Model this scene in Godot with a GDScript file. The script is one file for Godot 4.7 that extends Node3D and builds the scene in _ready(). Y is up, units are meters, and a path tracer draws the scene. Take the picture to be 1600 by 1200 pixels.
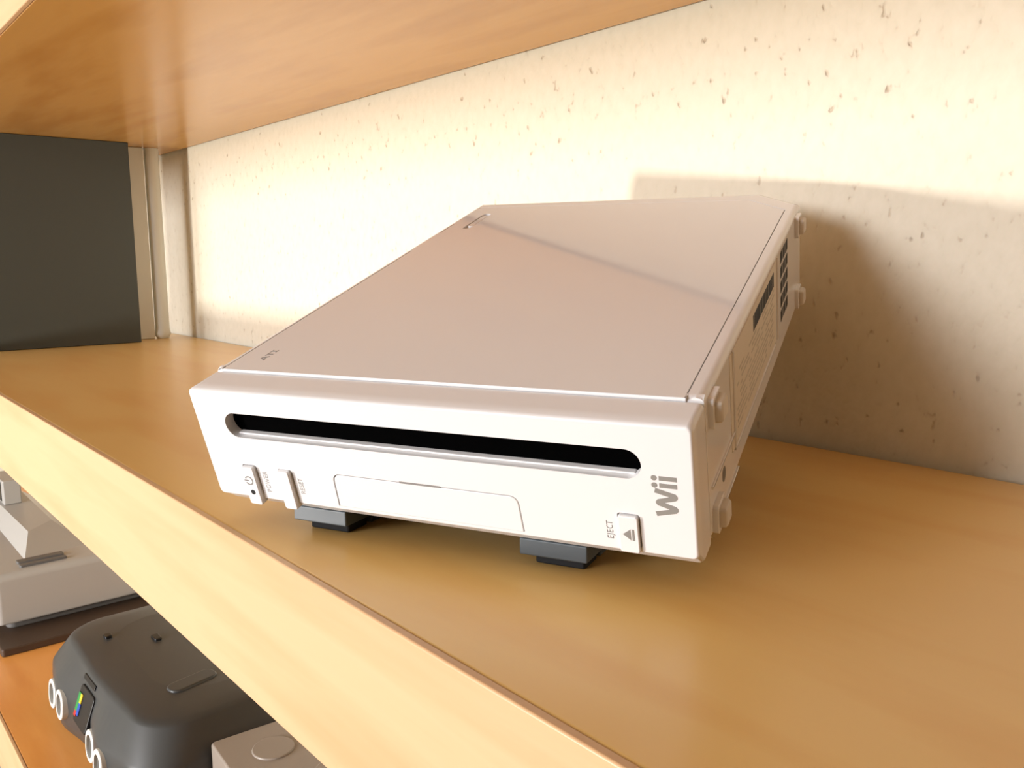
extends Node3D
# Units: metres. All mesh helpers below take millimetres and scale by MM.
const MM := 0.001
var M := {}

# ------------------------------------------------------------------ materials
func mat(c: Color, rough := 0.5, metal := 0.0, spec := 0.5) -> StandardMaterial3D:
	var m := StandardMaterial3D.new()
	m.albedo_color = c; m.roughness = rough; m.metallic = metal; m.metallic_specular = spec
	return m

func noise_tex(freq: float, oct: int, sd: int, cols: PackedColorArray, offs: PackedFloat32Array, size := 512, kind := FastNoiseLite.TYPE_SIMPLEX_SMOOTH) -> NoiseTexture2D:
	var n := FastNoiseLite.new()
	n.noise_type = kind; n.seed = sd; n.frequency = freq; n.fractal_octaves = oct
	var t := NoiseTexture2D.new()
	t.width = size; t.height = size; t.seamless = true; t.noise = n
	var g := Gradient.new(); g.colors = cols; g.offsets = offs
	t.color_ramp = g
	return t

func wood(base: Color, dark: Color, sd: int, scale: Vector3, rough := 0.35) -> StandardMaterial3D:
	var m := mat(Color.WHITE, rough)
	var a := base.lerp(dark, 0.12); var b := base.lerp(dark, 0.55)
	m.albedo_texture = noise_tex(0.008, 5, sd, PackedColorArray([dark, b, base, a]), PackedFloat32Array([0.0, 0.3, 0.6, 1.0]))
	m.uv1_triplanar = true; m.uv1_world_triplanar = true; m.uv1_scale = scale
	m.uv1_triplanar_sharpness = 8.0
	return m

func make_materials() -> void:
	M.plastic = mat(Color(0.88, 0.868, 0.86), 0.05)
	M.face = mat(Color(0.88, 0.87, 0.865), 0.2)
	M.rubber = mat(Color(0.80, 0.76, 0.70), 0.55)
	M.black = mat(Color(0.012, 0.012, 0.013), 0.75)
	M.dark_hole = mat(Color(0.02, 0.02, 0.02), 0.9)
	M.print_grey = mat(Color(0.50, 0.49, 0.48), 0.5)
	M.print_pale = mat(Color(0.60, 0.59, 0.58), 0.5)
	M.print_faint = mat(Color(0.70, 0.66, 0.59), 0.5)
	M.silver_print = mat(Color(0.53, 0.52, 0.50), 0.35)
	M.sticker = mat(Color(0.80, 0.75, 0.67), 0.45)
	M.ink = mat(Color(0.02, 0.025, 0.02), 0.6)
	M.stand = mat(Color(0.29, 0.32, 0.335), 0.45)
	M.black_felt = mat(Color(0.35, 0.35, 0.35), 0.95, 0.0, 0.1)
	M.black_felt.albedo_texture = noise_tex(0.2, 3, 9, PackedColorArray([Color(0.03, 0.03, 0.033), Color(0.05, 0.05, 0.052), Color(0.22, 0.22, 0.22)]), PackedFloat32Array([0.0, 0.72, 1.0]), 256)
	M.black_felt.uv1_triplanar = true; M.black_felt.uv1_scale = Vector3(25, 25, 25)
	# wood
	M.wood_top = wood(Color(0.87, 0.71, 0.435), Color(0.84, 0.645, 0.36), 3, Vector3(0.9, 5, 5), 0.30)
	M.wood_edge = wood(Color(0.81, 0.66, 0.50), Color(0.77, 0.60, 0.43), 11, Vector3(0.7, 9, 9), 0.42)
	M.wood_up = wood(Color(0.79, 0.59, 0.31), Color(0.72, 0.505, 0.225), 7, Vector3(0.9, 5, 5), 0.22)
	M.wood_low = wood(Color(0.87, 0.60, 0.31), Color(0.81, 0.52, 0.23), 17, Vector3(0.9, 5, 5), 0.35)
	# wall: rough plaster with pits
	M.wall = mat(Color.WHITE, 0.9, 0.0, 0.3)
	M.wall.albedo_texture = noise_tex(0.024, 3, 5, PackedColorArray([Color(0.76, 0.70, 0.60), Color(0.86, 0.82, 0.735), Color(0.88, 0.85, 0.765), Color(0.90, 0.87, 0.79)]), PackedFloat32Array([0.0, 0.15, 0.22, 1.0]), 1024)
	M.wall.uv1_triplanar = true; M.wall.uv1_world_triplanar = true; M.wall.uv1_scale = Vector3(5.0, 3.4, 3.4)
	M.wall.heightmap_enabled = true; M.wall.heightmap_scale = 0.12
	M.wall.heightmap_texture = noise_tex(0.024, 3, 5, PackedColorArray([Color.BLACK, Color(0.78, 0.78, 0.78), Color(0.86, 0.86, 0.86), Color.WHITE]), PackedFloat32Array([0.0, 0.17, 0.3, 1.0]), 1024)
	M.paint = mat(Color(0.86, 0.84, 0.78), 0.8)
	M.room_floor = mat(Color(0.62, 0.52, 0.40), 0.6)
	M.room_brown = mat(Color(0.50, 0.41, 0.32), 0.7)
	M.panel_dark = mat(Color(0.235, 0.245, 0.22), 0.6)
	M.post = mat(Color(0.80, 0.78, 0.72), 0.4)
	M.cable = mat(Color(0.92, 0.93, 0.90), 0.35)
	# old consoles
	M.grey_shell = mat(Color(0.68, 0.67, 0.65), 0.3)
	M.grey_dark = mat(Color(0.38, 0.37, 0.36), 0.45)
	M.charcoal = mat(Color(0.23, 0.235, 0.235), 0.36)
	M.shade_slab = mat(Color(0.26, 0.19, 0.13), 0.6)  # brown that stands for shadow on the lowest shelf
	M.charcoal_dk = mat(Color(0.05, 0.05, 0.052), 0.4)
	M.port_ring = mat(Color(0.82, 0.82, 0.80), 0.35)
	M.port_in = mat(Color(0.33, 0.33, 0.32), 0.5)
	M.light_grey = mat(Color(0.56, 0.52, 0.48), 0.4)
	M.blue = mat(Color(0.10, 0.25, 0.62)); M.green = mat(Color(0.12, 0.50, 0.22)); M.yellow = mat(Color(0.85, 0.72, 0.15)); M.red = mat(Color(0.66, 0.12, 0.09))
	M.glass = mat(Color(0.9, 0.95, 1.0, 0.12), 0.02)
	M.glass.transparency = BaseMaterial3D.TRANSPARENCY_ALPHA

# ------------------------------------------------------------------ mesh helpers (mm)
func new_st() -> SurfaceTool:
	var st := SurfaceTool.new(); st.begin(Mesh.PRIMITIVE_TRIANGLES); return st

func tri(st: SurfaceTool, a: Vector3, b: Vector3, c: Vector3, na: Vector3, nb: Vector3, nc: Vector3) -> void:
	var g := (b - a).cross(c - a)
	if g.length_squared() < 1e-14: return
	if g.dot(na + nb + nc) > 0.0:     # front faces run clockwise
		var t := b; b = c; c = t
		t = nb; nb = nc; nc = t
	st.set_normal(na.normalized()); st.add_vertex(a * MM)
	st.set_normal(nb.normalized()); st.add_vertex(b * MM)
	st.set_normal(nc.normalized()); st.add_vertex(c * MM)

# rounded outline: array of [pos, normal]
func outline(pts: PackedVector2Array, radii, segs := 5) -> Array:
	var out := []
	var n := pts.size()
	var area := 0.0
	for i in n: area += pts[i].cross(pts[(i + 1) % n])
	var sgn := 1.0 if area > 0.0 else -1.0
	for i in n:
		var p := pts[i]; var a := pts[(i + n - 1) % n]; var b := pts[(i + 1) % n]
		var d0 := (p - a).normalized(); var d1 := (b - p).normalized()
		var n0 := Vector2(d0.y, -d0.x) * sgn; var n1 := Vector2(d1.y, -d1.x) * sgn
		var r: float = radii[i] if radii is Array else radii
		var convex := d0.cross(d1) * sgn > 0.0
		if r <= 0.0 or not convex:
			out.append([p, n0]); out.append([p, n1]); continue
		var ang := acos(clampf(d0.dot(d1), -1.0, 1.0))
		var t := r * tan(ang / 2.0)
		var c := p - d0 * t - n0 * r
		for k in segs + 1:
			var nn := n0.slerp(n1, float(k) / segs).normalized()
			out.append([c + nn * r, nn])
	return out

func rect(x0: float, y0: float, x1: float, y1: float, r = 0.0, segs := 5) -> Array:
	return outline(PackedVector2Array([Vector2(x0, y0), Vector2(x1, y0), Vector2(x1, y1), Vector2(x0, y1)]), r, segs)

func ring_pts(ol: Array, inset := 0.0) -> PackedVector2Array:
	var r := PackedVector2Array()
	for e in ol:
		var q: Vector2 = e[0] - e[1] * inset
		if r.size() == 0 or r[r.size() - 1].distance_to(q) > 1e-4: r.append(q)
	if r.size() > 1 and r[0].distance_to(r[r.size() - 1]) < 1e-4: r.remove_at(r.size() - 1)
	return r

# flat face with holes, cut in strips through the holes
func cap(st: SurfaceTool, poly: PackedVector2Array, holes: Array, h: float, up: float, xf: Transform3D) -> void:
	var cuts := []
	for q in holes:
		var lo := INF; var hi := -INF
		for v in q: lo = minf(lo, v.x); hi = maxf(hi, v.x)
		cuts.append((lo + hi) / 2.0)
	cuts.sort()
	cuts.append(1e5)
	var pieces: Array = []
	var x0 := -1e5
	for c in cuts:
		if c - x0 < 0.01: continue
		var box := PackedVector2Array([Vector2(x0, -1e5), Vector2(c, -1e5), Vector2(c, 1e5), Vector2(x0, 1e5)])
		var part: Array = Geometry2D.intersect_polygons(poly, box) if holes.size() else [poly]
		for hole in holes:
			var nxt: Array = []
			for q in part: nxt.append_array(Geometry2D.clip_polygons(q, hole))
			part = nxt
		pieces.append_array(part)
		x0 = c
	var nn := xf.basis * Vector3(0, up, 0)
	for q in pieces:
		var ix := Geometry2D.triangulate_polygon(q)
		for i in range(0, ix.size(), 3):
			tri(st, xf * Vector3(q[ix[i]].x, h, q[ix[i]].y), xf * Vector3(q[ix[i + 1]].x, h, q[ix[i + 1]].y), xf * Vector3(q[ix[i + 2]].x, h, q[ix[i + 2]].y), nn, nn, nn)

# rings: [height, inset, tilt of the normal in degrees]; outline plane is (x, z), height is y, before xf
func prism(st: SurfaceTool, ol: Array, rings: Array, xf := Transform3D.IDENTITY, holes := [], bottom := true) -> void:
	var n := ol.size()
	for k in rings.size() - 1:
		var A = rings[k]; var B = rings[k + 1]
		for i in n:
			var e = ol[i]; var f = ol[(i + 1) % n]
			var q := [[e, A], [f, A], [f, B], [e, B]]
			var P := []; var N := []
			for w in q:
				var v: Vector2 = w[0][0] - w[0][1] * float(w[1][1])
				var t := deg_to_rad(w[1][2])
				P.append(xf * Vector3(v.x, w[1][0], v.y))
				N.append(xf.basis * Vector3(w[0][1].x * cos(t), sin(t), w[0][1].y * cos(t)))
			tri(st, P[0], P[1], P[2], N[0], N[1], N[2])
			tri(st, P[0], P[2], P[3], N[0], N[2], N[3])
	var top = rings[-1]
	cap(st, ring_pts(ol, top[1]), holes, top[0], 1.0, xf)
	if bottom:
		cap(st, ring_pts(ol, rings[0][1]), [], rings[0][0], -1.0, xf)

func bevel(h0: float, h1: float, b: float, bb := 0.0, steps := 3) -> Array:
	var r := []
	if bb > 0.0:
		for k in steps + 1:
			var a := PI / 2 * k / steps
			r.append([h0 + bb * (1.0 - sin(a)), bb * (1.0 - cos(a)), -rad_to_deg(PI / 2 - a)])
		r.reverse()
		r = []
		for k in steps + 1:
			var a := PI / 2 * k / steps
			r.append([h0 + bb * (1.0 - cos(a)), bb * (1.0 - sin(a)), -90.0 + 90.0 * k / steps])
	else:
		r.append([h0, 0.0, 0.0])
	if b > 0.0:
		for k in steps + 1:
			var a := PI / 2 * k / steps
			r.append([h1 - b + b * sin(a), b * (1.0 - cos(a)), 90.0 * k / steps])
	else:
		r.append([h1, 0.0, 0.0])
	return r

# wall of a hole, from h0 down to h1, optional floor
func well(st: SurfaceTool, ol: Array, h0: float, h1: float, xf: Transform3D, floor_too := true) -> void:
	var n := ol.size()
	for i in n:
		var e = ol[i]; var f = ol[(i + 1) % n]
		var P := [Vector3(e[0].x, h0, e[0].y), Vector3(f[0].x, h0, f[0].y), Vector3(f[0].x, h1, f[0].y), Vector3(e[0].x, h1, e[0].y)]
		var ne := xf.basis * Vector3(-e[1].x, 0, -e[1].y); var nf := xf.basis * Vector3(-f[1].x, 0, -f[1].y)
		tri(st, xf * P[0], xf * P[1], xf * P[2], ne, nf, nf)
		tri(st, xf * P[0], xf * P[2], xf * P[3], ne, nf, ne)
	if floor_too: cap(st, ring_pts(ol), [], h1, 1.0, xf)

func quad(st: SurfaceTool, a: Vector3, b: Vector3, c: Vector3, d: Vector3, out: Vector3) -> void:
	var n := (b - a).cross(c - a).normalized()
	if n.dot(out) < 0.0: n = -n
	tri(st, a, b, c, n, n, n); tri(st, a, c, d, n, n, n)

# bevelled box between two corners (mm)
func box(st: SurfaceTool, a: Vector3, b: Vector3, bv := 0.5, r := -1.0, xf := Transform3D.IDENTITY) -> void:
	var lo := a.min(b); var hi := a.max(b)
	var m := minf(minf(hi.x - lo.x, hi.y - lo.y), hi.z - lo.z) * 0.45
	bv = minf(bv, m)
	prism(st, rect(lo.x, lo.z, hi.x, hi.z, bv if r < 0.0 else r, 3), bevel(lo.y, hi.y, bv, bv), xf)

func add(called: String, st: SurfaceTool, m: Material, parent: Node = self) -> MeshInstance3D:
	var o := MeshInstance3D.new()
	o.name = called; o.mesh = st.commit(); o.material_override = m
	parent.add_child(o, true)
	return o

func tag(o: Node, label := "", category := "", group := "", kind := "") -> void:
	if label: o.set_meta("label", label)
	if category: o.set_meta("category", category)
	if group: o.set_meta("group", group)
	if kind: o.set_meta("kind", kind)

func thing(called: String, at_mm: Vector3, label: String, category: String, group := "") -> Node3D:
	var o := Node3D.new(); o.name = called; add_child(o, true)
	o.position = at_mm * MM
	tag(o, label, category, group)
	return o

func text(called: String, s: String, size_mm: float, at: Vector3, bas: Basis, m: Material, parent: Node, bold := false, depth := 0.08, squeeze := 1.0) -> void:
	var f := SystemFont.new(); f.font_names = PackedStringArray(["Droid Sans"])
	if bold: f.font_weight = 700
	var t := TextMesh.new()
	t.text = s; t.font = f; t.font_size = 64; t.pixel_size = 0.01; t.depth = 0.02; t.curve_step = 1.0
	var k := size_mm * MM / 0.64
	var o := MeshInstance3D.new(); o.name = called; o.mesh = t; o.material_override = m
	o.transform = Transform3D(bas * Basis.from_scale(Vector3(k * squeeze, k, depth * MM / 0.02)), at * MM)
	parent.add_child(o, true)

func struct(called: String, st: SurfaceTool, m: Material) -> MeshInstance3D:
	var o := add(called, st, m); o.set_meta("kind", "structure"); return o

# ------------------------------------------------------------------ scene
func _ready() -> void:
	# camera
	var cam := Camera3D.new(); cam.name = "camera"
	cam.fov = 48.5094; cam.near = 0.01; cam.far = 60.0
	cam.position = Vector3(10.51, 87.38, 361.85) * MM
	cam.rotation_degrees = Vector3(-8.353, 49.651, -0.365)
	add_child(cam); cam.current = true
	# environment
	var env := Environment.new()
	env.background_mode = Environment.BG_SKY
	var sky := Sky.new(); var sm := ProceduralSkyMaterial.new()
	sm.sky_top_color = Color(0.45, 0.6, 0.85); sm.sky_horizon_color = Color(0.85, 0.88, 0.9)
	sky.sky_material = sm; env.sky = sky
	env.tonemap_mode = Environment.TONE_MAPPER_LINEAR
	env.tonemap_exposure = 0.135
	env.sdfgi_enabled = true; env.ssao_enabled = true; env.ssil_enabled = true
	var we := WorldEnvironment.new(); we.name = "environment"; we.environment = env
	add_child(we)
	# added fill light, set just inside the pane of the unseen front opening
	area("fill_light", Vector3(-800, 850, 4580), Vector2(1.9, 1.1), 125.0, Color(0.95, 0.96, 1.0))
	make_materials()
	room()
	shelves()
	white_console()
	stands()
	left_end()
	lower_things()
	lamp()

func area(called: String, at: Vector3, size: Vector2, energy: float, c: Color) -> void:
	var l := AreaLight3D.new(); l.name = called
	l.position = at * MM      # faces -z, towards the shelf wall
	l.area_size = size; l.light_energy = energy; l.light_color = c
	l.area_range = 20.0; l.shadow_enabled = true
	add_child(l)

func slab(called: String, a: Vector3, b: Vector3, m: Material) -> void:
	var st := new_st(); box(st, a, b, 0.0); struct(called, st, m)

func room() -> void:
	slab("wall_back", Vector3(-2600, -1500, -120), Vector3(2600, 1700, 0), M.wall)
	slab("wall_left", Vector3(-2720, -1500, -120), Vector3(-2600, 1700, 4720), M.paint)
	slab("wall_right", Vector3(2600, -1500, -120), Vector3(2720, 1700, 4720), M.room_brown)
	slab("floor", Vector3(-2720, -1620, -120), Vector3(2720, -1500, 4720), M.room_floor)
	slab("ceiling", Vector3(-2720, 1700, -120), Vector3(2720, 1820, 4720), M.paint)
	# front wall, behind the photographer, with a wide opening added for the fill light
	var st := new_st()
	var xf := Transform3D(Basis(Vector3(1, 0, 0), Vector3(0, 0, -1), Vector3(0, 1, 0)), Vector3(0, 0, 4720))
	var spans := [[-1790, 260, 190, 1440]]
	var holes := []
	for q in spans: holes.append(ring_pts(rect(q[0], q[1], q[2], q[3])))
	prism(st, rect(-2600, -1500, 2600, 1700), [[0, 0, 0], [120, 0, 0]], xf, holes, false)
	cap(st, ring_pts(rect(-2600, -1500, 2600, 1700)), holes, 0, -1, xf)
	for q in spans: well(st, rect(q[0], q[1], q[2], q[3]), 120, 0, xf, false)
	struct("wall_front", st, M.paint)
	for k in spans.size():
		var q: Array = spans[k]
		var w := Node3D.new(); w.name = "fill_window_%d" % (k + 1); w.set_meta("kind", "structure"); add_child(w)  # unseen, added to carry the fill light
		var fr := new_st()
		prism(fr, rect(q[0], q[1], q[2], q[3]), bevel(30, 80, 3), xf, [ring_pts(rect(q[0] + 24, q[1] + 24, q[2] - 24, q[3] - 24))])
		well(fr, rect(q[0] + 24, q[1] + 24, q[2] - 24, q[3] - 24), 80, 30, xf, false)
		add("window_frame", fr, M.paint, w)
		var pn := new_st(); box(pn, Vector3(q[0] + 24, q[1] + 24, 4660), Vector3(q[2] - 24, q[3] - 24, 4666), 0)
		add("window_pane", pn, M.glass, w)

# ---- shelves
func board(called: String, y0: float, y1: float, x0: float, x1: float, m: Material, label: String) -> void:
	var o := thing(called, Vector3((x0 + x1) / 2, y0, 131), label, "shelf", "wall shelf boards")
	var c := Vector3((x0 + x1) / 2, y0, 131)
	var st := new_st()
	box(st, Vector3(x0, y0, 6.5 if y0 > 100.0 else 4.6) - c, Vector3(x1, y1, 256.6) - c, 0.8)
	add("shelf_board", st, m, o)
	var br := new_st()  # dark strip added so the gap at the wall reads as shade
	box(br, Vector3(x0 + 40, y0 + 4, 0.3) - c, Vector3(x1 - 40, y1 - 4, 5.2) - c, 0.3)
	add("gap_shade_strip", br, M.dark_hole, o)
	var e := new_st()
	box(e, Vector3(x0, y0 - 0.1, 256.6) - c, Vector3(x1, y1 + 0.15, 259.4) - c, 0.7)
	var p := add("front_edge", e, M.wood_edge, o)
	tag(p, "pale birch veneer front edge strip")

func shelves() -> void:
	board("wall_shelf", -53.2, 0, -1700, 600, M.wood_top, "honey wood shelf board on which the white tilted console stands")
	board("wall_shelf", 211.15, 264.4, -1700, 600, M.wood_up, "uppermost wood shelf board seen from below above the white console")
	board("wall_shelf", -344.1, -290.9, -1700, 600, M.wood_low, "lowest orange wood shelf board carrying the charcoal and grey consoles")

# ---- white console
func white_console() -> void:
	var o := thing("game_console", Vector3(-257.71, 12.478, 259.303), "glossy white disc slot game console tilted on grey wedge stands", "game console")
	o.rotation_degrees = Vector3(18.159, 24.469, 0.028)
	var plan := Transform3D(Basis(Vector3(1, 0, 0), Vector3(0, 1, 0), Vector3(0, 0, -1)), Vector3.ZERO)     # (u, v, w)
	var front := Transform3D(Basis(Vector3(1, 0, 0), Vector3(0, 0, 1), Vector3(0, 1, 0)), Vector3.ZERO)     # (u, out of the face, v)
	var side := Transform3D(Basis(Vector3(0, 0, -1), Vector3(1, 0, 0), Vector3(0, 1, 0)), Vector3(157, 0, 0)) # (w, out of the side, v)
	# body shell with a pocket for the top panel
	var st := new_st()
	var body := outline(PackedVector2Array([Vector2(0, 13.5), Vector2(157, 13.5), Vector2(157, 192.8), Vector2(138.5, 211.8), Vector2(0, 211.8)]), [0.4, 0.4, 1.5, 1.5, 1.5], 4)
	var pocket := outline(PackedVector2Array([Vector2(2.8, 13.3), Vector2(152.4, 13.3), Vector2(152.4, 184.0), Vector2(135, 201.6), Vector2(2.8, 205)]), [0.2, 0.2, 1.0, 1.0, 0.6], 3)
	var bt := [[-5.0, 3.2, -45.0], [-1.8, 0.0, 0.0], [-1.8, 0.0, 0.0]]
	bt.append_array([[36.5, 0, 0], [37.5, 0.35, 30], [38.15, 1.0, 58], [38.5, 2.4, 90]])
	prism(st, body, bt, plan, [ring_pts(pocket)])
	well(st, pocket, 38.5, 36.9, plan)
	add("body_shell", st, M.plastic, o)
	# top panel, a plate in the pocket, with a small sunken tab near the rear
	st = new_st()
	var panel := outline(PackedVector2Array([Vector2(3.15, 13.5), Vector2(152.05, 13.5), Vector2(152.05, 183.8), Vector2(134.8, 201.3), Vector2(3.15, 204.7)]), [0.3, 0.3, 1.0, 1.0, 0.6], 3)
	var tab := rect(11.0, 167.5, 15.2, 192.5, 2.0, 4)
	prism(st, panel, bevel(37.0, 38.5, 0.12), plan, [ring_pts(tab)])
	well(st, tab, 38.5, 37.5, plan)
	add("top_panel", st, M.plastic, o)
	st = new_st()
	prism(st, rect(11.5, 172, 14.7, 189.5, 1.5, 4), bevel(37.4, 38.35, 0.4), plan)
	add("hinge_tab", st, M.plastic, o)
	# flap joint marks along the left rim
	for q in [[83.2, 84.4], [135.0, 162.0], [176.0, 203.0]]:
		st = new_st()
		box(st, Vector3(2.5, 37.2, -q[1]), Vector3(3.5, 38.51, -q[0]), 0.04)
		add("flap_bridge", st, M.plastic, o)
	# front bezel
	st = new_st()
	var loops := [[12.5, rect(0, -5.0, 157, 37.75, 1.6, 4), 0.0], [6.0, rect(0, -5.0, 157, 37.75, 1.6, 4), 0.0], [4.8, rect(0, -4.4, 157, 37.75, 1.6, 4), 0.0], [1.4, rect(0, -0.7, 157, 37.75, 1.6, 4), 8.0], [0.5, rect(0.12, -0.25, 156.88, 37.63, 1.5, 4), 25.0], [0.15, rect(0.4, 0.1, 156.6, 37.35, 1.3, 4), 55.0], [0.0, rect(0.85, 0.5, 156.15, 36.9, 1.0, 4), 90.0]]
	for k in loops.size() - 1:
		var A = loops[k]; var B = loops[k + 1]
		var n: int = A[1].size()
		for i in n:
			var j := (i + 1) % n
			var P := []; var N := []
			for q in [[A, i], [A, j], [B, j], [B, i]]:
				var e = q[0][1][q[1]]
				var t := deg_to_rad(q[0][2])
				P.append(Vector3(e[0].x, e[0].y, -q[0][0]))
				var nn := Vector3(e[1].x * cos(t), e[1].y * cos(t), sin(t))
				if e[1].y < -0.9 and q[0][0] > 1.0 and q[0][0] < 5.5: nn = Vector3(0, -0.68, 0.73)
				N.append(nn)
			tri(st, P[0], P[1], P[2], N[0], N[1], N[2])
			tri(st, P[0], P[2], P[3], N[0], N[2], N[3])
	cap(st, ring_pts(loops[0][1]), [], -12.5, -1.0, front)
	var slot := rect(11.7, 22.0, 143.9, 30.4, 4.19, 8)
	var door_hole := outline(PackedVector2Array([Vector2(47.6, 1.25), Vector2(109.4, 1.25), Vector2(108.9, 12.7), Vector2(48.0, 12.7)]), [0.2, 0.2, 2.6, 2.6], 5)
	var pw := rect(13.2, 1.25, 18.9, 12.3, 0.9, 3)
	var rs := rect(27.2, 1.25, 32.7, 12.1, 0.9, 3)
	var ej := rect(136.4, 1.25, 142.4, 11.6, 0.8, 3)
	cap(st, ring_pts(loops[-1][1]), [ring_pts(slot), ring_pts(door_hole), ring_pts(pw), ring_pts(rs), ring_pts(ej)], 0.0, 1.0, front)
	well(st, slot, 0, -3.7, front, false)
	for q in [door_hole, pw, rs, ej]: well(st, q, 0, -1.2, front)
	add("front_bezel", st, M.face, o)
	st = new_st()
	cap(st, ring_pts(rect(11.0, 21.5, 144.5, 31.0, 0.0)), [], -3.7, 1.0, front)
	cap(st, ring_pts(rect(11.0, 21.5, 144.5, 31.0, 0.0)), [], -3.9, -1.0, front)
	tag(add("disc_slot", st, M.black_felt, o), "long black felt lined disc slot")
	st = new_st()   # sloping silver lip along the lower side of the slot
	prism(st, rect(14.0, 22.05, 141.6, 22.7, 0.3, 3), bevel(-3.7, -1.9, 0.25), front)
	add("slot_lip", st, M.plastic, o)
	# door
	st = new_st()
	var dr := outline(PackedVector2Array([Vector2(47.95, 1.2), Vector2(109.05, 1.2), Vector2(108.6, 12.35), Vector2(48.35, 12.35)]), [0.3, 0.3, 2.3, 2.3], 5)
	prism(st, dr, bevel(-1.2, 0.0, 0.25), front)
	add("memory_door", st, M.face, o)
	st = new_st()
	box(st, Vector3(71.5, 12.2, -0.6), Vector3(85.0, 12.95, 0.03), 0.1)
	add("door_catch", st, M.print_grey, o)
	# buttons
	for q in [["power_button", 13.5, 18.45], ["reset_button", 27.5, 32.25]]:
		st = new_st()
		prism(st, rect(q[1], -1.6, q[2], 12.0, 0.8, 3), bevel(-1.3, 1.5, 0.35), front)
		add(q[0], st, M.face, o)
	st = new_st()
	prism(st, rect(136.75, 0.2, 142.05, 11.25, 0.7, 3), bevel(-1.2, 1.1, 0.35), front)
	add("eject_button", st, M.face, o)
	# power light, symbols, lettering (turned a quarter left, as on the face)
	st = new_st(); prism(st, rect(15.2, 2.2, 16.9, 3.9, 0.84, 5), [[1.45, 0, 0], [1.56, 0, 0]], front)
	tag(add("power_light", st, M.black, o), "unlit round power light")
	st = new_st()
	var c := Vector2(15.75, 7.3)
	for k in 20:
		var a0 := PI + 0.55 + (TAU - 1.1) * k / 20.0; var a1 := PI + 0.55 + (TAU - 1.1) * (k + 1) / 20.0
		prism(st, outline(PackedVector2Array([c + Vector2.from_angle(a0) * 1.2, c + Vector2.from_angle(a0) * 1.62, c + Vector2.from_angle(a1) * 1.62, c + Vector2.from_angle(a1) * 1.2]), 0.0), [[1.45, 0, 0], [1.56, 0, 0]], front)
	prism(st, rect(c.x - 1.8, c.y - 0.2, c.x - 0.1, c.y + 0.2), [[1.45, 0, 0], [1.56, 0, 0]], front)
	add("power_symbol", st, M.print_grey, o)
	st = new_st()
	prism(st, outline(PackedVector2Array([Vector2(137.9, 5.9), Vector2(140.0, 4.2), Vector2(140.0, 7.6)]), 0.0), [[1.05, 0, 0], [1.17, 0, 0]], front)
	prism(st, rect(140.35, 4.2, 140.95, 7.6), [[1.05, 0, 0], [1.17, 0, 0]], front)
	add("eject_symbol", st, M.silver_print, o)
	var up := Basis(Vector3(0, 1, 0), Vector3(-1, 0, 0), Vector3(0, 0, 1))
	text("power_lettering", "POWER", 2.3, Vector3(21.6, 6.6, 0.04), up, M.print_pale, o, false, 0.08, 1.0)
	text("reset_lettering", "RESET", 2.1, Vector3(35.1, 6.6, 0.04), up, M.print_pale, o, false, 0.08, 1.0)
	text("eject_lettering", "EJECT", 2.3, Vector3(134.1, 5.9, 0.04), up, M.print_grey, o, false, 0.08, 1.0)
	# big logo on the face: a rounded w and two i's
	st = new_st()
	var X := func(s: float, t: float) -> Vector2: return Vector2(152.6 - t, 12.1 + s)      # s along the word (up), t above its baseline
	var word := PackedVector2Array([X.call(0.55, 5.75), X.call(1.9, 0.75), X.call(2.5, 0.85), X.call(3.75, 5.0), X.call(4.25, 5.0), X.call(5.5, 0.85), X.call(6.1, 0.75), X.call(7.45, 5.75)])
	var strokes: Array = Geometry2D.offset_polyline(word, 0.68, Geometry2D.JOIN_ROUND, Geometry2D.END_BUTT)
	for i in [8.95, 11.0]:
		strokes.append(PackedVector2Array([X.call(i - 0.62, 0.1), X.call(i + 0.62, 0.1), X.call(i + 0.62, 4.5), X.call(i - 0.62, 4.5)]))
		strokes.append(ring_pts(rect(X.call(i, 5.75).x - 0.74, X.call(i, 5.75).y - 0.74, X.call(i, 5.75).x + 0.74, X.call(i, 5.75).y + 0.74, 0.73, 6)))
	for s in strokes: prism(st, outline(s, 0.0), [[-0.02, 0, 0], [0.07, 0, 0]], front)
	tag(add("logo_lettering", st, M.silver_print, o), "large silver grey logo lettering turned sideways")
	# letters on the top panel
	text("top_lettering", "ATI", 3.2, Vector3(12.6, 38.53, -25), Basis(Vector3(0, 0, -1), Vector3(-1, 0, 0), Vector3(0, 1, 0)), M.print_pale, o, true, 0.06, 1.6)
	# right side: rubber feet, label, barcode, vents, ribs, screw hole
	for f in [[16.0, 28.3], [16.0, -3.4], [176.5, 28.3], [176.5, -2.0]]:
		st = new_st()
		prism(st, rect(f[0], f[1], f[0] + 9.0, f[1] + 8.6, 1.2, 3), bevel(-0.2, 1.5, 0.25), side)
		var foot := add("foot_or_shade_pad", st, M.plastic, o)
		st = new_st()
		prism(st, outline(PackedVector2Array([Vector2(f[0] + 1.2, f[1] + 1.2), Vector2(f[0] + 7.9, f[1] + 1.2), Vector2(f[0] + 7.9, f[1] + 7.5), Vector2(f[0] + 1.2, f[1] + 7.5)]), 1.1, 3), [[1.5, 0, 0], [2.9, 0.2, 20], [3.5, 0.9, 90]], side)
		add("rubber_pad", st, M.rubber, foot)
	st = new_st(); prism(st, rect(43, 6.0, 126, 36.2, 0.8, 3), [[-0.05, 0, 0], [0.12, 0, 0]], side)
	var lab := add("rating_label", st, M.sticker, o)
	st = new_st()
	var rng := RandomNumberGenerator.new(); rng.seed = 4
	var w := 80.0
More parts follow.
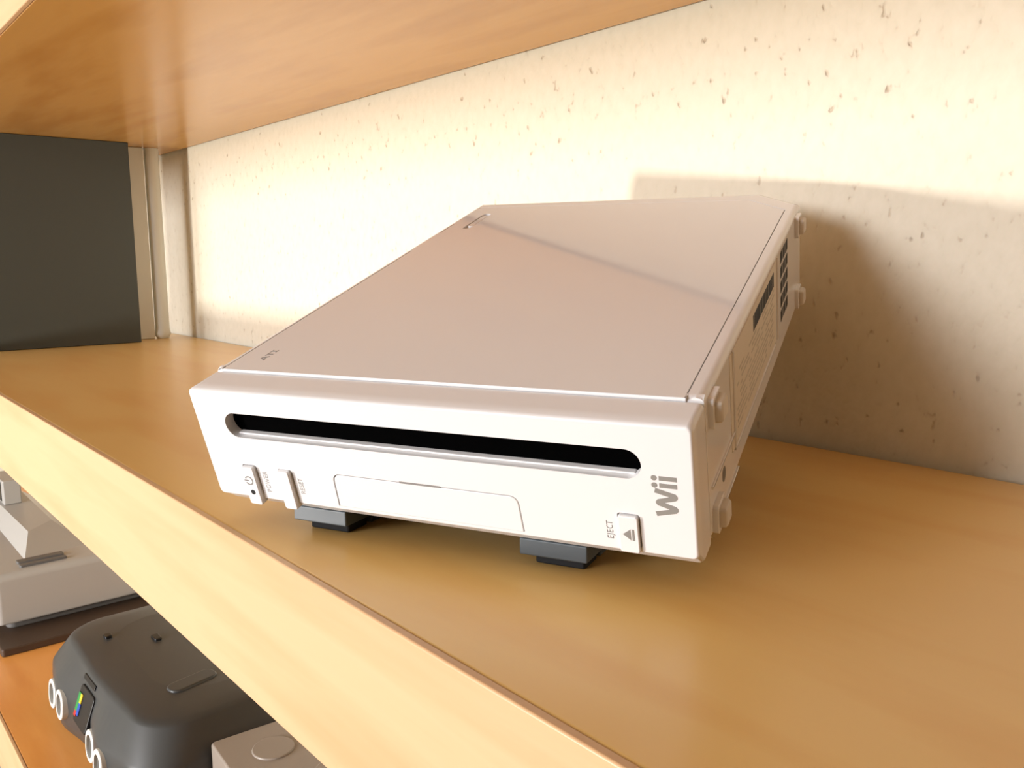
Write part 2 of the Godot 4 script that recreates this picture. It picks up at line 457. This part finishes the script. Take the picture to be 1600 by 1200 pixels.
	while w < 121.0:
		var t: float = [0.8, 1.2, 1.7][rng.randi() % 3]
		prism(st, rect(w, 28.4, w + t, 33.6), [[0.12, 0, 0], [0.18, 0, 0]], side)
		w += t + [0.25, 0.3, 0.6][rng.randi() % 3]
	tag(add("barcode", st, M.ink, lab), "black printed barcode")
	st = new_st()
	var v := 26.6
	while v > 8.0:
		w = 52.0
		while w < 118.0:
			var t := rng.randf_range(1.5, 5.0)
			if rng.randf() < (0.85 if v < 26.0 else 0.7): prism(st, rect(w, v, w + t, v + rng.randf_range(0.5, 1.0)), [[0.12, 0, 0], [0.17, 0, 0]], side)
			w += t + 0.8
		v -= 1.9
	add("label_print", st, M.print_faint, lab).set_meta("kind", "stuff")
	for r in 5:
		for k in 3:
			st = new_st()
			var w0 := 137.5 + k * 6.4; var v0 := 8.0 + r * 5.7
			prism(st, outline(PackedVector2Array([Vector2(w0, v0), Vector2(w0 + 5.0, v0 + 0.6), Vector2(w0 + 5.0, v0 + 4.8), Vector2(w0, v0 + 4.2)]), 0.5, 2), [[-0.05, 0, 0], [0.06, 0, 0]], side)
			add("vent_slot", st, M.dark_hole, o)
	for q in [[16.0, 10.9, 46.0, 11.7], [46.5, 5.2, 122.0, 5.9], [46.5, 5.2, 47.2, 36.5], [128.0, 5.2, 128.7, 36.5], [27.0, -2.9, 50.0, -2.2]]:
		st = new_st(); prism(st, rect(q[0], q[1], q[2], q[3]), bevel(-0.1, 0.55, 0.2), side)
		add("side_rib", st, M.plastic, o)
	st = new_st(); prism(st, rect(29.2, 4.0, 33.4, 8.6, 2.05, 5), [[-0.05, 0, 0], [0.05, 0, 0]], side)
	add("screw_hole", st, M.grey_dark, o)

# ---- grey stand: profile in the (w, y) plane of the yawed frame
func stands() -> void:
	var o := thing("console_stand", Vector3(-241, 0, 242), "grey plastic wedge stand with two short front lips under the white console", "stand")
	o.basis = Basis(Vector3.UP, deg_to_rad(24.469))
	for k in 2:
		var ext := Transform3D(Basis(Vector3(0, 0, -1), Vector3(1, 0, 0), Vector3(0, 1, 0)), Vector3(81.0 * k, 0, 0))   # outline (w, y), extruded along u
		var st := new_st()
		prism(st, outline(PackedVector2Array([Vector2(0, 3.6), Vector2(24, 3.6), Vector2(24, 16), Vector2(0, 8.5)]), [0.5, 0.5, 0.5, 0.6], 3), bevel(0, 20.6, 0.45, 0.45), ext)
		add("front_lip", st, M.stand, o)
		st = new_st()
		prism(st, outline(PackedVector2Array([Vector2(17, 0), Vector2(40, 0), Vector2(40, 20.5), Vector2(17, 13)]), 0.6, 2), bevel(2.0, 18.6, 0.5, 0.5), ext)
		add("support_arm", st, M.stand, o)
	for k in 2:
		var pad := new_st()  # black pads stand in for the crisp shadow under the lips
		box(pad, Vector3(3 + 81 * k, 0.05, -15), Vector3(18.4 + 81 * k, 3.5, -4.5), 0.5, 1.0)
		tag(add("foot_or_shade_pad", pad, M.black, o), "black pad put in as the shadow under the lip")
	var st := new_st()
	prism(st, outline(PackedVector2Array([Vector2(34, 0), Vector2(150, 0), Vector2(150, 56), Vector2(34, 19)]), 0.6, 2), bevel(-8.0, 110.0, 0.5, 0.5), Transform3D(Basis(Vector3(0, 0, -1), Vector3(1, 0, 0), Vector3(0, 1, 0)), Vector3.ZERO))
	add("wedge_body", st, M.stand, o)

# ---- left end of the shelf: dark divider, white post, cable
func left_end() -> void:
	var st := new_st()
	box(st, Vector3(-974, 0.2, 70), Vector3(-954.6, 211, 254), 0.8)
	tag(add("divider_panel", st, M.panel_dark), "dark grey upright divider panel at the left end of the shelf", "panel")
	st = new_st()
	box(st, Vector3(-1000, 0.2, 45), Vector3(-986.5, 211, 62), 1.0)
	tag(add("shelf_post", st, M.post), "flat cream upright post between dark divider and wall", "post")
	st = new_st()
	prism(st, rect(-999, 27.5, -984.0, 43, 7.4, 8), [[0.2, 1.5, -30], [5, -1.4, 0], [11, 0, 20], [211, 0, 0]])
	tag(add("cable_duct", st, M.cable), "slim rounded white cable duct beside the cream post", "cable duct")

# ---- the lamp whose light comes in from the left (outside the picture)
func lamp() -> void:
	var at := Vector3(-632, -120, 1181)
	var o := thing("floor_lamp", Vector3(at.x, -1500, at.z + 30), "slim metal floor lamp with a small square glowing head", "lamp")
	var metal := mat(Color(0.5, 0.5, 0.52), 0.3, 1.0)
	var st := new_st()
	prism(st, rect(-130, -130, 130, 130, 129, 12), bevel(0, 22, 4)); add("base", st, metal, o)
	st = new_st()
	prism(st, rect(-9, -9, 9, 9, 8.9, 6), [[20, 0, 0], [1380, 0, 0]]); add("pole", st, metal, o)
	var face := at - o.position / MM
	st = new_st()
	box(st, face + Vector3(-56, -56, -24), face + Vector3(56, 56, -4), 4, 6); add("lamp_head", st, metal, o)
	var glow := mat(Color(1, 1, 1)); glow.emission_enabled = true; glow.emission = Color(1.0, 0.95, 0.86); glow.emission_energy_multiplier = 6.0
	st = new_st()
	box(st, face + Vector3(-46, -46, -27), face + Vector3(46, 46, -23.5), 1); add("lamp_panel", st, glow, o)
	area("floor_lamp_light", at + Vector3(0, 0, -30), Vector2(0.09, 0.09), 9.2, Color(1.0, 0.98, 0.96))

# ---- older consoles on the lowest shelf
func lower_things() -> void:
	grey_console()
	charcoal_console()
	pale_console()

func grey_console() -> void:
	var o := thing("game_console", Vector3(-1045, -283, 122), "grey older cartridge game console with raised centre deck, behind the charcoal one", "game console")
	var st := new_st()
	prism(st, rect(-186, -100, 96, 100, 8, 4), bevel(0, 12, 0, 2))
	add("base", st, M.grey_dark, o)
	st = new_st()
	prism(st, rect(-198, -112, 108, 112, 8, 5), [[10, 1, -40], [12, 0, 0], [54, 0, 0], [58, 1.2, 40], [61, 4, 70], [62, 7.9, 90]])
	add("body_shell", st, M.grey_shell, o)
	var shade_slab := new_st()  # added slab in place of the shadow beside the grey console
	box(shade_slab, Vector3(-1252, -290.8, 22), Vector3(-900, -283, 236), 1.5, 3)
	tag(add("flat_shade_slab", shade_slab, M.shade_slab), "dark brown flat slab put in as the shadow under the grey older console", "shade_slab")
	# raised deck
	st = new_st()
	var B := [Vector3(-188, 61, 10), Vector3(62, 61, 10), Vector3(76, 61, 76), Vector3(-188, 61, 76)]
	var T := [Vector3(-182, 76, 30), Vector3(-14, 76, 30), Vector3(17, 76, 60), Vector3(-182, 76, 64)]
	for i in 4: quad(st, B[i], B[(i + 1) % 4], T[(i + 1) % 4], T[i], (B[i] + B[(i + 1) % 4]) / 2 - Vector3(-20, 61, 0))
	quad(st, T[0], T[1], T[2], T[3], Vector3.UP); quad(st, B[0], B[1], B[2], B[3], Vector3.DOWN)
	add("raised_deck", st, M.grey_shell, o)
	for q in [[74, 40, 84, 84], [90, 40, 97, 84]]:
		st = new_st(); box(st, Vector3(q[0], 61.5, q[1]), Vector3(q[2], 64.5, q[3]), 0.8, 2)
		add("sliding_switch", st, M.grey_dark, o)
	st = new_st(); box(st, Vector3(-84, 61, -24), Vector3(0, 65, 8), 0.6)
	add("slot_flap", st, M.grey_dark, o)
	# cartridge standing in the slot
	var k := thing("game_cartridge", Vector3(-1192, -206.9, 172), "light grey game cartridge with a dark label standing on the grey console", "cartridge")
	st = new_st(); box(st, Vector3(-31, 0, -10), Vector3(31, 30, 10), 1.2, 2)
	add("cartridge_shell", st, M.grey_shell, k)
	st = new_st(); box(st, Vector3(-20, 3, 9.6), Vector3(20, 27, 10.5), 0.2)
	add("cartridge_label", st, M.charcoal_dk, k)

func charcoal_console() -> void:
	var o := thing("game_console", Vector3(-668, -290.9, 126), "charcoal rounded older game console with four round pale controller ports", "game console")
	# local: x -130..130, z -95..95 (front +z)
	var st := new_st()
	var n := 96
	# rings: height, side inset, rear inset, front inset, corner radius
	var R := [[0, 8, 8, 6, 22], [3, 3, 4, 2, 24], [12, 0, 2, 0, 26], [30, 0, 1, 0, 28], [38, 0.5, 1, 0.5, 29], [42, 2, 1, 2, 30], [61, 15, 6, 12, 34], [63, 17.5, 7, 14, 35], [64.5, 22, 9, 18, 36], [65.8, 34, 14, 28, 38], [66.6, 50, 22, 42, 40]]
	var rings := []
	for q in R:
		var ring := []
		var x0: float = -130.0 + q[1]; var x1: float = 130.0 - q[1]; var z0: float = -95.0 + q[2]; var z1: float = 95.0 - q[3]
		var ol := rect(x0, z0, x1, z1, q[4], 14)
		# resample evenly so that straight runs carry points for the scalloped front
		var pts := ring_pts(ol); pts.append(pts[0])
		var total := 0.0
		for i in pts.size() - 1: total += pts[i].distance_to(pts[i + 1])
		var at := 0.0; var i := 0; var acc := 0.0
		for s in n:
			at = total * s / n
			while i < pts.size() - 2 and acc + pts[i].distance_to(pts[i + 1]) < at:
				acc += pts[i].distance_to(pts[i + 1]); i += 1
			var p := pts[i].lerp(pts[i + 1], (at - acc) / maxf(pts[i].distance_to(pts[i + 1]), 1e-6))
			if p.y > 40.0:
				var fr := smoothstep(40.0, 90.0, p.y)
				var bump := exp(-pow((p.x + 58.0) / 34.0, 2)) + exp(-pow((p.x - 58.0) / 34.0, 2))
				var low: float = 1.0 - smoothstep(36.0, 60.0, float(q[0]))
				p.y += fr * ((bump - 0.55) * 8.0 * low + (1.0 - low) * (5.0 * exp(-pow(p.x / 70.0, 2)) - 3.0))
			ring.append(Vector3(p.x, q[0], p.y))
		rings.append(ring)
	var rows := rings.size()
	var nor := func(k: int, s: int) -> Vector3:
		var u: Vector3 = rings[k][(s + 1) % n] - rings[k][(s + n - 1) % n]
		var v: Vector3 = rings[mini(k + 1, rows - 1)][s] - rings[maxi(k - 1, 0)][s]
		var c := u.cross(v)
		var m: Vector3 = rings[k][s] * Vector3(1, 0, 1)
		if c.dot(m) < 0.0 and absf(c.normalized().y) < 0.95 or c.y < 0.0 and k > 4: c = -c
		return c.normalized()
	for k in rows - 1:
		for s in n:
			var t := (s + 1) % n
			tri(st, rings[k][s], rings[k][t], rings[k + 1][t], nor.call(k, s), nor.call(k, t), nor.call(k + 1, t))
			tri(st, rings[k][s], rings[k + 1][t], rings[k + 1][s], nor.call(k, s), nor.call(k + 1, t), nor.call(k + 1, s))
	var top := PackedVector2Array(); var bot := PackedVector2Array()
	for s in n:
		top.append(Vector2(rings[-1][s].x, rings[-1][s].z)); bot.append(Vector2(rings[0][s].x, rings[0][s].z))
	cap(st, top, [], 66.6, 1.0, Transform3D.IDENTITY); cap(st, bot, [], 0, -1.0, Transform3D.IDENTITY)
	add("body_shell", st, M.charcoal, o)
	# controller ports
	for x in [-70.0, -46.0, 34.0, 65.0]:
		var front := 96.6 + (exp(-pow((x + 58.0) / 34.0, 2)) + exp(-pow((x - 58.0) / 34.0, 2)) - 0.55) * 8.0
		var xf := Transform3D(Basis(Vector3(1, 0, 0), Vector3(0, 0.08, 1).normalized(), Vector3(0, 1, -0.08).normalized()), Vector3(x, 26, front - 1.2))
		st = new_st()
		var outer := rect(-10.5, -12, 10.5, 12, 10.0, 8); var inner := rect(-7.0, -8.5, 7.0, 8.5, 6.8, 8)
		prism(st, outer, bevel(-12, 2.2, 1.0), xf, [ring_pts(inner)])
		well(st, inner, 2.2, -5, xf)
		var p := add("controller_port", st, M.port_ring, o)
		st = new_st()
		prism(st, rect(-5.2, -6.0, 5.2, 5.2, 4.2, 6), bevel(-5, 0.6, 0.6), xf)
		add("port_socket", st, M.port_in, p)
	# front plate with a small coloured emblem
	st = new_st()
	var fx := Transform3D(Basis(Vector3(1, 0, 0), Vector3(0, 0.35, 1).normalized(), Vector3(0, 1, -0.35).normalized()), Vector3(0, 40, 91))
	prism(st, rect(-14, -14, 20, 14, 3, 4), bevel(-4, 2.4, 0.8), fx)
	var pl := add("front_plate", st, M.charcoal_dk, o)
	for q in [["emblem_green", -12.5, -6, -7.5, 8, M.green], ["emblem_yellow", -7.5, 1, -3.5, 8, M.yellow], ["emblem_blue", -7.5, -8, -2.5, 1, M.blue], ["emblem_red", -12.5, -10, -7.5, -6, M.red]]:
		st = new_st(); prism(st, rect(q[1], q[2], q[3], q[4]), [[2.3, 0, 0], [3.0, 0, 0]], fx)
		add(q[0], st, q[5], pl)
	st = new_st(); prism(st, rect(-15, 17.5, 14, 21.5, 0.6, 2), bevel(-10, 2.0, 0.4), fx)
	add("indicator_strip", st, M.charcoal_dk, o)
	# top details
	for q in [["power_switch", -62, 54, -54, 60], ["reset_switch", -34, 24, -22, 30]]:
		st = new_st(); box(st, Vector3(q[1], 64.5, q[2]), Vector3(q[3], 68.6, q[4]), 0.8, 2)
		add(q[0], st, M.charcoal_dk, o)
	st = new_st()
	var a := Transform3D(Basis(Vector3.UP, deg_to_rad(15)), Vector3(84, 0, 60))
	prism(st, rect(-8, -24, 8, 14, 7, 6), bevel(60, 68.0, 1.6), Transform3D(Basis(Vector3.UP, deg_to_rad(12)), Vector3(66, 0, 36)))
	add("expansion_cover", st, M.charcoal, o)

func pale_console() -> void:
	var o := thing("game_console", Vector3(-534, -290.9, 171), "pale grey boxy older game console with round lid, right of the charcoal one", "game console")
	o.rotation_degrees = Vector3(0, -4, 0)
	# local: x 0..260, z -185..0
	var st := new_st()
	prism(st, rect(2, -158, 250, -1, 3, 4), bevel(0, 26, 0.8, 1.0))
	add("lower_shell", st, M.light_grey, o)
	st = new_st()
	prism(st, rect(0, -160, 252, 0, 3.5, 4), bevel(26.8, 54, 1.6, 0.6))
	add("upper_shell", st, M.light_grey, o)
	var circle := func(cx: float, cz: float, r: float) -> Array: return rect(cx - r, cz - r, cx + r, cz + r, r * 0.999, 14)
	st = new_st()
	prism(st, circle.call(126, -84, 66), bevel(53.5, 56.5, 1.2))
	add("round_lid", st, M.light_grey, o)
	for x in [33.0, 219.0]:
		st = new_st()
		prism(st, circle.call(x, -32, 14), bevel(53.5, 55.2, 1.0))
		add("round_button", st, M.light_grey, o)
